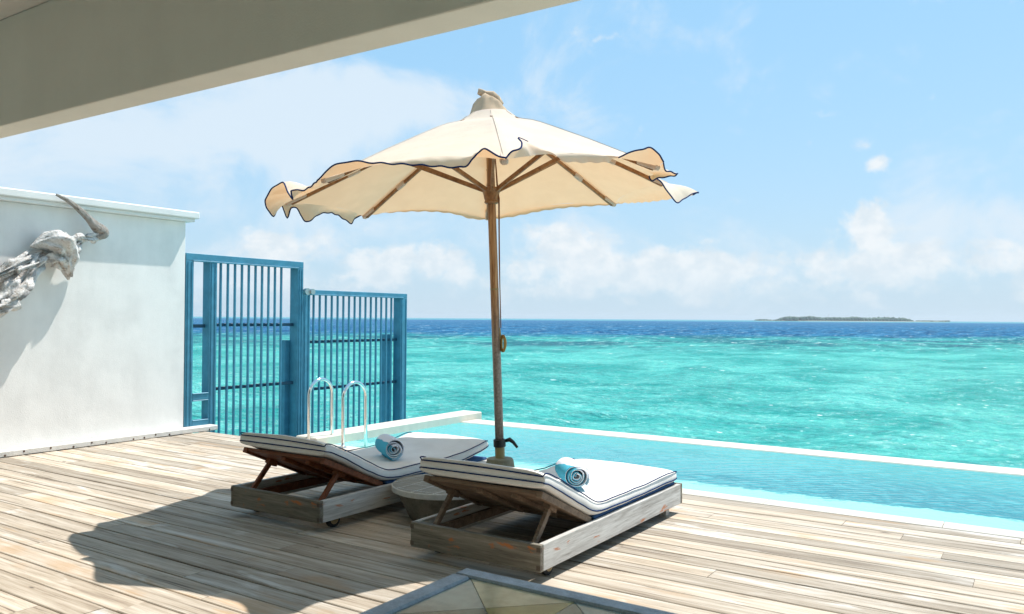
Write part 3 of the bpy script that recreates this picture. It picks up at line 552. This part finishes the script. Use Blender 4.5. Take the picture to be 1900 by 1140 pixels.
# pole, collar, lever, socket, base
d = (PT-Vector((UB.x, UB.y, .33))); pd = d.normalized()
def onp(z): return Vector((UB.x, UB.y, .33))+pd*((z-.33)/pd.z)
b = MB(); b.tube([onp(z) for z in (.42, 1.0, 1.75, 2.4, 3.15)], [.036, .036, .035, .035, .03], 20); b.v = [tuple(Vector(v)) for v in b.v]; U(b, 'pole', POLE, smooth=True)
b = MB(); b.tube([onp(1.735), onp(1.75)], .0365, 20); U(b, 'joint_ring', BRASS, smooth='auto')
b = MB(); b.tube([onp(.30), onp(.43)], .041, 20); U(b, 'socket_tube', BRASS, smooth='auto')
b = MB(); b.tube([onp(.425), onp(.43), onp(.485), onp(.49)], [.046, .052, .052, .046], 20); cl = U(b, 'clamp_collar', BLACK, smooth='auto')
b = MB(); a = onp(.475); b.tube([a+rh*.045, a+rh*.085+Vector((0, 0, .012)), a+rh*.115+Vector((0, 0, -.01)), a+rh*.15+Vector((0, 0, -.055))], [.013, .02, .015, .011], 10); U(b, 'clamp_lever', BLACK, cl, True)
b = MB(); b.lathe([(.29, .0), (.29, .055), (.275, .07), (.16, .075), (.15, .10), (.135, .20), (.112, .315), (.105, .33), (.0405, .334)], 40, (UB.x, UB.y)); U(b, 'base', BASEST, smooth='auto')
# hub, ribs and struts
Hc = onp(2.53)
b = MB(); b.tube([Hc+pd*z for z in (-.075, -.06, -.045, -.03, .0, .03, .045, .06)], [.05, .062, .055, .062, .066, .075, .085, .07], 20); hub = U(b, 'runner_hub', RIB, smooth='auto')
Ht = onp(3.0)
b = MB(); b.tube([Ht+pd*z for z in (-.04, .0, .06)], [.075, .085, .07], 20); U(b, 'top_hub', RIB, smooth='auto')
for i in range(8):
    out = [can(i, 0, v)-Vector((0, 0, .032)) for v in np.linspace(.04, .97, 8)]
    b = MB()
    for q0, q1 in zip(out, out[1:]): b.beam(q0-(q1-q0)*.02, q1, .025, .032)
    rb = U(b, 'rib', RIB)
    t = TIPS[i]; q = can(i, 0, .9)-Vector((0, 0, .022)); e_ = t+Vector((0, 0, -.012)); dr_ = (e_-q).normalized()
    b = MB(); b.beam(q-dr_*.02, e_, .05, .04, .010); U(b, 'rib_pocket', CANVAS, canopy)
    a_, c_ = can(i, 0, .60)-Vector((0, 0, .03)), can(i, 0, .67)-Vector((0, 0, .03)); b = MB(); b.beam(a_, c_, .042, .046, .010); U(b, 'rib_loop', CANVAS, canopy)
    j = can(i, 0, .43)-Vector((0, 0, .05)); k = Hc+(j-Hc)*.07; k.z = Hc.z+.035
    b = MB(); b.beam(k, j, .022, .036); U(b, 'strut', RIB)
    b = MB(); sd = (j-k).cross(Vector((0, 0, 1))).normalized(); b.tube([j-sd*.02, j+sd*.02], .008, 8); U(b, 'pin', BRASS, rb)
# cords and the coil of rope
side = rh*.048-fh*.02
b = MB(); b.tube([onp(2.95)+side*.8, onp(2.5)+side*1.25, onp(2.0)+side, onp(1.42)+side*.9], .0045, 6); U(b, 'cord', CORD, smooth=True)
b = MB(); b.tube([onp(2.95)+side*.8, onp(2.6)+side*1.0, onp(2.5)+side*1.4, onp(2.2)+side*1.2, onp(1.5)+side*.85], .003, 6); U(b, 'cord', CORD, smooth=True)
b = MB(); cc = onp(1.29)+side*1.15
for q in range(6):
    ph = q*.9; pts = []
    for t in np.linspace(0, 2*math.pi, 24, endpoint=False): pts.append(cc+Vector((0, 0, 1))*(.062+.006*math.sin(ph))*math.cos(t)+(rh*.55-fh*.8)*(.022+.004*q)*math.sin(t)+rh*(.006*math.sin(ph*2))+fh*(-.012+.005*q))
    b.tube(pts, .0065, 6, closed=True)
rc = U(b, 'rope_coil', ROPE, smooth=True)
b = MB(); b.beam(onp(1.42)+side*.6, onp(1.32)+side*.75, .014, .02); U(b, 'cleat', BRASS)

# ------------------------------------------------------------------ sun loungers
W2 = .475; LB = 2.12; BH = (.68, .232); HD = (.10, .49)
def cushion_path(foot):
    pts = [(.055, .525), (.11, .51), (.30, .425), (.50, .325), (.64, .262), (.73, .240), (.85, .234), (1.2, .235)]
    pts += [(1.6, .236+foot*.10), (1.85, .24+foot*.45), (2.07, .243+foot*1.0)]
    return pts
def make_lounger(loc, label, foot, tm, rz=0.0):
    L = tag(empty('sun_lounger', loc, rz), label, 'lounger', 'sun loungers beside the umbrella')
    def add(nm, mt, par=L, *boxes, c=.003):
        b = MB()
        for x in boxes: b.box(*x, c)
        return b.build(nm, mt, par)
    z0, z1, t = .072, .226, .034
    add('front_board', FRX, L, (-W2, W2, 0, t, z0, z1)); add('foot_board', FRX, L, (-W2, W2, LB-t, LB, z0, z1))
    for s in (-1, 1):
        a, b_ = sorted((s*W2, s*(W2-t))); add('side_board', FRY, L, (a, b_, t+.001, LB-t-.001, z0+.001, z1-.001))
        a, b_ = sorted((s*(W2-t-.001), s*(W2-t-.03))); add('ledger', tm, L, (a, b_, t+.04, LB-t-.04, .105, .165))
        for zq in (z0+.012, z1-.040): a, b_ = sorted((s*(W2-.026), s*(W2+.001))); add('finger_joint', DARKJ, L, (a, b_, -.001, .02, zq, zq+.026), c=0)
        # wheels near the raised end, blocks at the foot
        wh = empty('wheel', (s*(W2-.075), .20, .062)); wh.parent = L
        b = MB(); b.tube([(-.016, 0, 0), (-.012, 0, 0), (.012, 0, 0), (.016, 0, 0)], [.055, .062, .062, .055], 24); b.build('tyre', RUBBER, wh, 'auto')
        b = MB(); b.tube([(-.018, 0, 0), (.018, 0, 0)], .040, 20); b.build('hub', HUBC, wh, 'auto')
        add('leg', FRY, L, *[(min(s*(W2-.05), s*(W2-.11)), max(s*(W2-.05), s*(W2-.11)), LB-.20, LB-.14, .0, z0)])
    add('axle', DULLST, L, (-W2+.09, W2-.09, .195, .205, .057, .067), c=0)
    for k in range(11):
        y_ = BH[0]+.03+k*.128; add('slat', tm, L, (-W2+t+.004, W2-t-.004, y_, y_+.10, .196, .218))
    # backrest, hinged at BH, raised to HD
    d = Vector((0, HD[0]-BH[0], HD[1]-BH[1])); Lb = d.length; ang = math.atan2(d.z, -d.y)
    bk = empty('backrest', (0, BH[0], BH[1])); bk.parent = L; bk.rotation_euler = (-ang, 0, 0)
    Lb += .02
    for s in (-1, 1): a, b_ = sorted((s*(W2-.037), s*(W2-.08))); add('stile', tm, bk, (a, b_, -Lb, -.0, -.028, .012))
    for k in range(6):
        y_ = -Lb+.005+k*(Lb-.01)/6; add('back_slat', tm, bk, (-W2+.081, W2-.081, y_, y_+(Lb-.01)/6-.007, -.012, .012))
    add('batten', tm, bk, (-.06, -.015, -Lb+.05, -.08, -.04, -.0125)); add('batten', tm, bk, (-W2+.10, W2-.10, -Lb*.62, -Lb*.62+.045, -.052, -.0405) if False else (.2, .24, -Lb+.05, -.08, -.04, -.0125))
    for s in (-1, 1):
        b = MB(); b.beam((s*.365, .29, .385), (s*.365, .05, .125), .028, .036); b.build('strut', tm, L)
        b = MB(); b.beam((s*.365, .33, .35), (s*.365, .25, .392), .05, .04); b.build('strut_block', tm, L)
    add('seat_shade_slab', NAVYU, L, (-W2+.037, W2-.037, BH[0]+.04, LB-.06, .2185, .246), c=.008)  # added slab, its dark blue stands in for shade under the cushion
    # cushion
    path = cushion_path(foot); K = len(path)-1
    def cr(a, b_, c, d_, t_): return .5*((2*b_)+(c-a)*t_+(2*a-5*b_+4*c-d_)*t_*t_+(3*b_-a-3*c+d_)*t_**3)
    cen = []; m_ = 84
    for i in range(m_+1):
        u = i/m_*K; k = min(int(u), K-1); tt = u-k; g4 = [path[max(k-1, 0)], path[k], path[k+1], path[min(k+2, K)]]
        cen.append(Vector((0, cr(*[q[0] for q in g4], tt), cr(*[q[1] for q in g4], tt))))
    T = .098; Wc = .462
    prof = []
    for j in range(28):
        a = 2*math.pi*j/28; cx, cz = math.cos(a), math.sin(a); e = .22
        prof.append((math.copysign(abs(cx)**e, cx), .5+.5*math.copysign(abs(cz)**(e*1.9), cz)))
    def frame(i):
        a, b_ = cen[max(i-1, 0)], cen[min(i+1, m_)]; d_ = (b_-a).normalized(); return d_, Vector((0, -d_.z, d_.y))
    rows = []
    for i in range(m_+1):
        d_, nn = frame(i); endf = min(i, m_-i); sc = 1.0; tk = T
        if endf < 5: q = endf/5; sc = .965+.035*math.sqrt(q*(2-q)); tk = T*(.62+.38*math.sqrt(q*(2-q)))
        rr = []
        for (px_, pz_) in prof+[prof[0]]:
            puff = 1+.05*math.sin(i*.45)*0
            base_ = cen[i]+nn*(pz_*tk+(T-tk)*.45)+Vector((px_*Wc*sc, 0, 0))
            wob = .009*noise.noise(Vector((base_.x*3+loc[0], base_.y*3.5, pz_*2)))+.0035*noise.noise(Vector((base_.x*9, base_.y*10, loc[1])))
            crown = .012*(1-px_*px_)*max(0, pz_-.5)*2
            rr.append(base_+nn*(wob+crown)+Vector((px_*wob*.6, 0, 0)))
        rows.append(rr)
    b = MB(); b.grid(rows)
    for r_ in (0, m_):
        k = len(b.v); b.v += [tuple(q) for q in rows[r_][:-1]]; b.f.append(tuple(range(k, k+28)) if r_ else tuple(reversed(range(k, k+28)))); b.mi.append(0)
    cu = b.build('cushion', CUSH, L, True)
    bx_ = bmesh.new(); bx_.from_mesh(cu.data); bmesh.ops.remove_doubles(bx_, verts=bx_.verts, dist=.0006); bmesh.ops.recalc_face_normals(bx_, faces=bx_.faces); bx_.to_mesh(cu.data); bx_.free(); cu.data.shade_smooth(); cu.data.set_sharp_from_angle(angle=math.radians(50))
    for zi, (zf, wf) in enumerate(((.955, .995), (.33, 1.0))):
        loop = []
        def pt(i, s):
            d_, nn = frame(i); endf = min(i, m_-i); sc = 1.0; tk = T
            if endf < 5: q = endf/5; sc = .965+.035*math.sqrt(q*(2-q)); tk = T*(.62+.38*math.sqrt(q*(2-q)))
            base_ = cen[i]+nn*(zf*tk+(T-tk)*.45)+Vector((s*Wc*sc*wf, 0, 0)); wob = .009*noise.noise(Vector((base_.x*3+loc[0], base_.y*3.5, zf*2)))+.0035*noise.noise(Vector((base_.x*9, base_.y*10, loc[1])))
            return base_+nn*wob+Vector((s*(wob*.6+.0015), 0, 0))
        for i in range(0, m_+1): loop.append(pt(i, 1))
        a = pt(m_, 1); c2_ = pt(m_, -1); loop += [a.lerp(c2_, q)+frame(m_)[0]*.003+Vector((0, 0, .010*math.sin(math.pi*q) if zi == 0 else 0)) for q in np.linspace(.03, .97, 14)]
        for i in range(m_, -1, -1): loop.append(pt(i, -1))
        a = pt(0, -1); c2_ = pt(0, 1); loop += [a.lerp(c2_, q)-frame(0)[0]*.003+frame(0)[1]*(.006*math.sin(math.pi*q) if zi == 0 else 0) for q in np.linspace(.03, .97, 14)]
        b = MB(); b.tube(loop, .0042, 6, closed=True); b.build('piping', NAVY, cu, True)
    return L
DARKJ = paint('dark_end_grain', (.11, .085, .065), .8)
NAVYU = cloth('blue_seat_shade', (.045, .10, .22))  # colour of the painted shade below the seat cushion
l1 = make_lounger((-4.675, 3.975, 0), 'sun lounger nearer the white wall, its red-brown backrest raised', .075, TEAKR)
l2 = make_lounger((-2.855, 3.915, 0), 'greyed sun lounger standing nearer the glass table, right of the stone side table', .0, TEAKG)

# ------------------------------------------------------------------ rolled towels
def towel(loc, dirv, label, seed):
    t = tag(empty('rolled_towel', loc), label, 'towel', 'rolled towels on the lounger cushions')
    d = Vector((dirv[0], dirv[1], 0)).normalized(); sd = Vector((0, 0, 1)).cross(d).normalized(); L = .33; rg = random.Random(seed)
    turns = 4.6; n_ = 150; th = .0125
    def cpt(a, off=0.0):
        r_ = .018+(.097-.018)*a/(turns*2*math.pi)+off+.004*math.sin(a*1.7+seed)+.003*math.sin(a*.63+2*seed); an = a*-1+seed; q = sd*math.cos(an)*r_+Vector((0, 0, 1))*math.sin(an)*r_*.93; return q
    A = np.linspace(0, turns*2*math.pi, n_); b = MB(); nx = 12
    for k in range(n_-1):
        pass
    def wobx(a, x): return d*(.010*math.sin(a*.8+seed)+.004*math.sin(a*3.1))
    outer, inner = [], []
    for a in A:
        ro, ri = [], []
        for q in np.linspace(-1, 1, nx):
            sc = 1-.06*abs(q)**3; pp_ = d*(q*L/2)+wobx(a, q)*abs(q); nz = .003*noise.noise(Vector((a, q*3, seed)))
            ro.append(pp_+cpt(a, nz)*sc); ri.append(pp_+cpt(a, nz-th*.86)*sc)
        outer.append(ro); inner.append(ri)
    b.grid(outer, 0); b.grid(inner, 1)
    for e in (0, -1):
        for k in range(n_-1):
            mi = 0 if (k//9) % 2 else 1
            mid0 = (outer[k][e]+inner[k][e])/2+d*(-.006 if e == 0 else .006); mid1 = (outer[k+1][e]+inner[k+1][e])/2+d*(-.006 if e == 0 else .006)
            b.quad(outer[k][e], outer[k+1][e], mid1, mid0, 0); b.quad(mid0, mid1, inner[k+1][e], inner[k][e], 1)
    b.quad(*[outer[-1][0], outer[-1][-1], inner[-1][-1], inner[-1][0]], 0)
    o = b.build('towel_roll', [TBM, TW], t, True); return t
# the roll's outer side: aqua with a broad white band
m = TB.copy(); m.name = 'aqua_white_towel'; g = N(m.node_tree); p = g.n['Principled BSDF']; src = p.inputs['Base Color'].links[0].from_socket; co = coords(g); sp = g.add('ShaderNodeSeparateXYZ', {0: co})
f = g.math('ADD', g.math('MULTIPLY', sp.outputs[1], 1.0), g.math('ADD', g.math('MULTIPLY', sp.outputs[2], 1.35), g.math('MULTIPLY', sp.outputs[0], .55)))
g.set(p.inputs['Base Color'], g.mix(g.smooth(g.math('ADD', f, g.math('MULTIPLY', g.math('SUBTRACT', g.noise(co, 14, 3), .5), .06)), .008, .012), src, (.72, .76, .86))); TBM = m
towel((-4.545, 5.06, .434), (.84, -.55), 'aqua and white rolled towel on the lounger nearer the white wall', 2)
towel((-2.765, 4.96, .434), (.66, -.75), 'aqua and white rolled towel on the lounger nearer the glass table', 3)

# ------------------------------------------------------------------ stone side table
SC = Vector((-3.78, 4.84, 0)); st = tag(empty('side_table', tuple(SC)), 'low round stone side table with a tiled top between the loungers', 'table')
b = MB(); b.lathe([(.25, 0), (.262, .01), (.30, .09), (.345, .17), (.372, .215)], 48); b.build('pedestal', STONE, st, 'auto')
b = MB(); b.lathe([(.385, .2155), (.40, .222), (.40, .256), (.394, .2615)], 56); tp = b.build('table_top', GROUT, st, 'auto')
def clip(poly, n_, dd):
    out = []
    for i in range(len(poly)):
        a, b_ = poly[i], poly[(i+1) % len(poly)]; da_, db_ = a[0]*n_[0]+a[1]*n_[1]-dd, b_[0]*n_[0]+b_[1]*n_[1]-dd
        if da_ <= 0: out.append(a)
        if (da_ < 0) != (db_ < 0) and abs(da_-db_) > 1e-9: t = da_/(da_-db_); out.append((a[0]+(b_[0]-a[0])*t, a[1]+(b_[1]-a[1])*t))
    return out
ts = .168
for i in range(-3, 3):
    for j in range(-3, 3):
        poly = [(i*ts+.006, j*ts+.006), ((i+1)*ts-.006, j*ts+.006), ((i+1)*ts-.006, (j+1)*ts-.006), (i*ts+.006, (j+1)*ts-.006)]
        for k in range(32): a = 2*math.pi*k/32; poly = clip(poly, (math.cos(a), math.sin(a)), .391)
        if len(poly) < 3: continue
        b = MB(); n_ = len(poly); b.v = [(x, y_, .260) for x, y_ in poly]+[(x, y_, .2632) for x, y_ in poly]; b.f = [tuple(range(n_, 2*n_))]+[(q, (q+1) % n_, n_+(q+1) % n_, n_+q) for q in range(n_)]; b.mi = [0]*len(b.f); b.build('tile', TILE, tp)

# ------------------------------------------------------------------ glass-topped table in the near foreground
NT = Vector((-1.464, 1.98, 0)); gt = tag(empty('glass_table', tuple(NT)), 'glass-topped table with painted reflection triangles and a grey-blue frame at the bottom edge', 'table')
GF = stone('grey_blue_table_frame', (.20, .235, .29), (.42, .47, .55), 18, .45, .0015)
W_, D_ = 1.5, 1.5; fw = .062
b = MB(); b.box(0, W_, -fw, 0, .70, .75, .006); b.build('frame_rail', GF, gt); b = MB(); b.box(0, W_, -D_, -D_+fw, .70, .75, .006); b.build('frame_rail', GF, gt)
for x in (0, W_-fw): b = MB(); b.box(x, x+fw, -D_+fw+.001, -fw-.001, .70, .75, .006); b.build('frame_rail', GF, gt)
for x in (.02, W_-.08):
    for y_ in (-.08, -D_+.02): b = MB(); b.box(x, x+.055, y_, y_+.055, 0, .699, .004); b.build('leg', GF, gt)
cols = [(.55, .52, .36), (.27, .29, .13), (.12, .20, .19), (.32, .39, .38)]; GM = []
for k, c_ in enumerate(cols):
    m, g, p = mat('glass_reflection_tone', rough=.12); co = coords(g); g.set(p.inputs['Base Color'], g.mix(g.smooth(g.noise(co, 7, 5, .65), .35, .65), tuple(x*.72 for x in c_), tuple(x*1.12 for x in c_))); GM.append(m)  # tones of the reflections painted on the glass top
sq = (W_-2*fw)/4; sh = MB(); sh.box(fw, W_-fw, -D_+fw, -fw, .705, .738); sh.build('top_panel', GROUT, gt)
for i in range(4):
    for j in range(4):
        x0, y0_ = fw+i*sq, -fw-j*sq; c4 = [(x0, y0_), (x0+sq, y0_), (x0+sq, y0_-sq), (x0, y0_-sq)]; cc_ = (x0+sq/2, y0_-sq/2)
        for k in range(4):
            tri = [c4[k], c4[(k+1) % 4], cc_]; gx = sum(q[0] for q in tri)/3; gy = sum(q[1] for q in tri)/3
            tri = [(gx+(q[0]-gx)*.985, gy+(q[1]-gy)*.985) for q in tri]
            b = MB(); b.v = [(x, y_, .7385) for x, y_ in tri]+[(x, y_, .7425) for x, y_ in tri]; b.f = [(5, 4, 3)]+[(q, q+3, (q+1) % 3+3, (q+1) % 3) for q in range(3)]; b.mi = [0]*4
            b.build('tile', GM[(k+ (i+j) % 2*2+i) % 4], gt)  # triangles carrying the painted reflections

# ------------------------------------------------------------------ sea haze
hz = MB(); hz.box(-9000, 9000, -9000, 9000, -3.7, 42)
HM = bpy.data.materials.new('haze'); HM.use_nodes = True; g = N(HM.node_tree); g.n.remove(g.n['Principled BSDF'])
pv = g.add('ShaderNodeVolumePrincipled', {'Color': (.86, .93, 1.0), 'Density': .00010, 'Anisotropy': .2}); g.l.new(pv.outputs[0], g.n['Material Output'].inputs['Volume'])
tag(hz.build('haze', HM), kind='stuff')
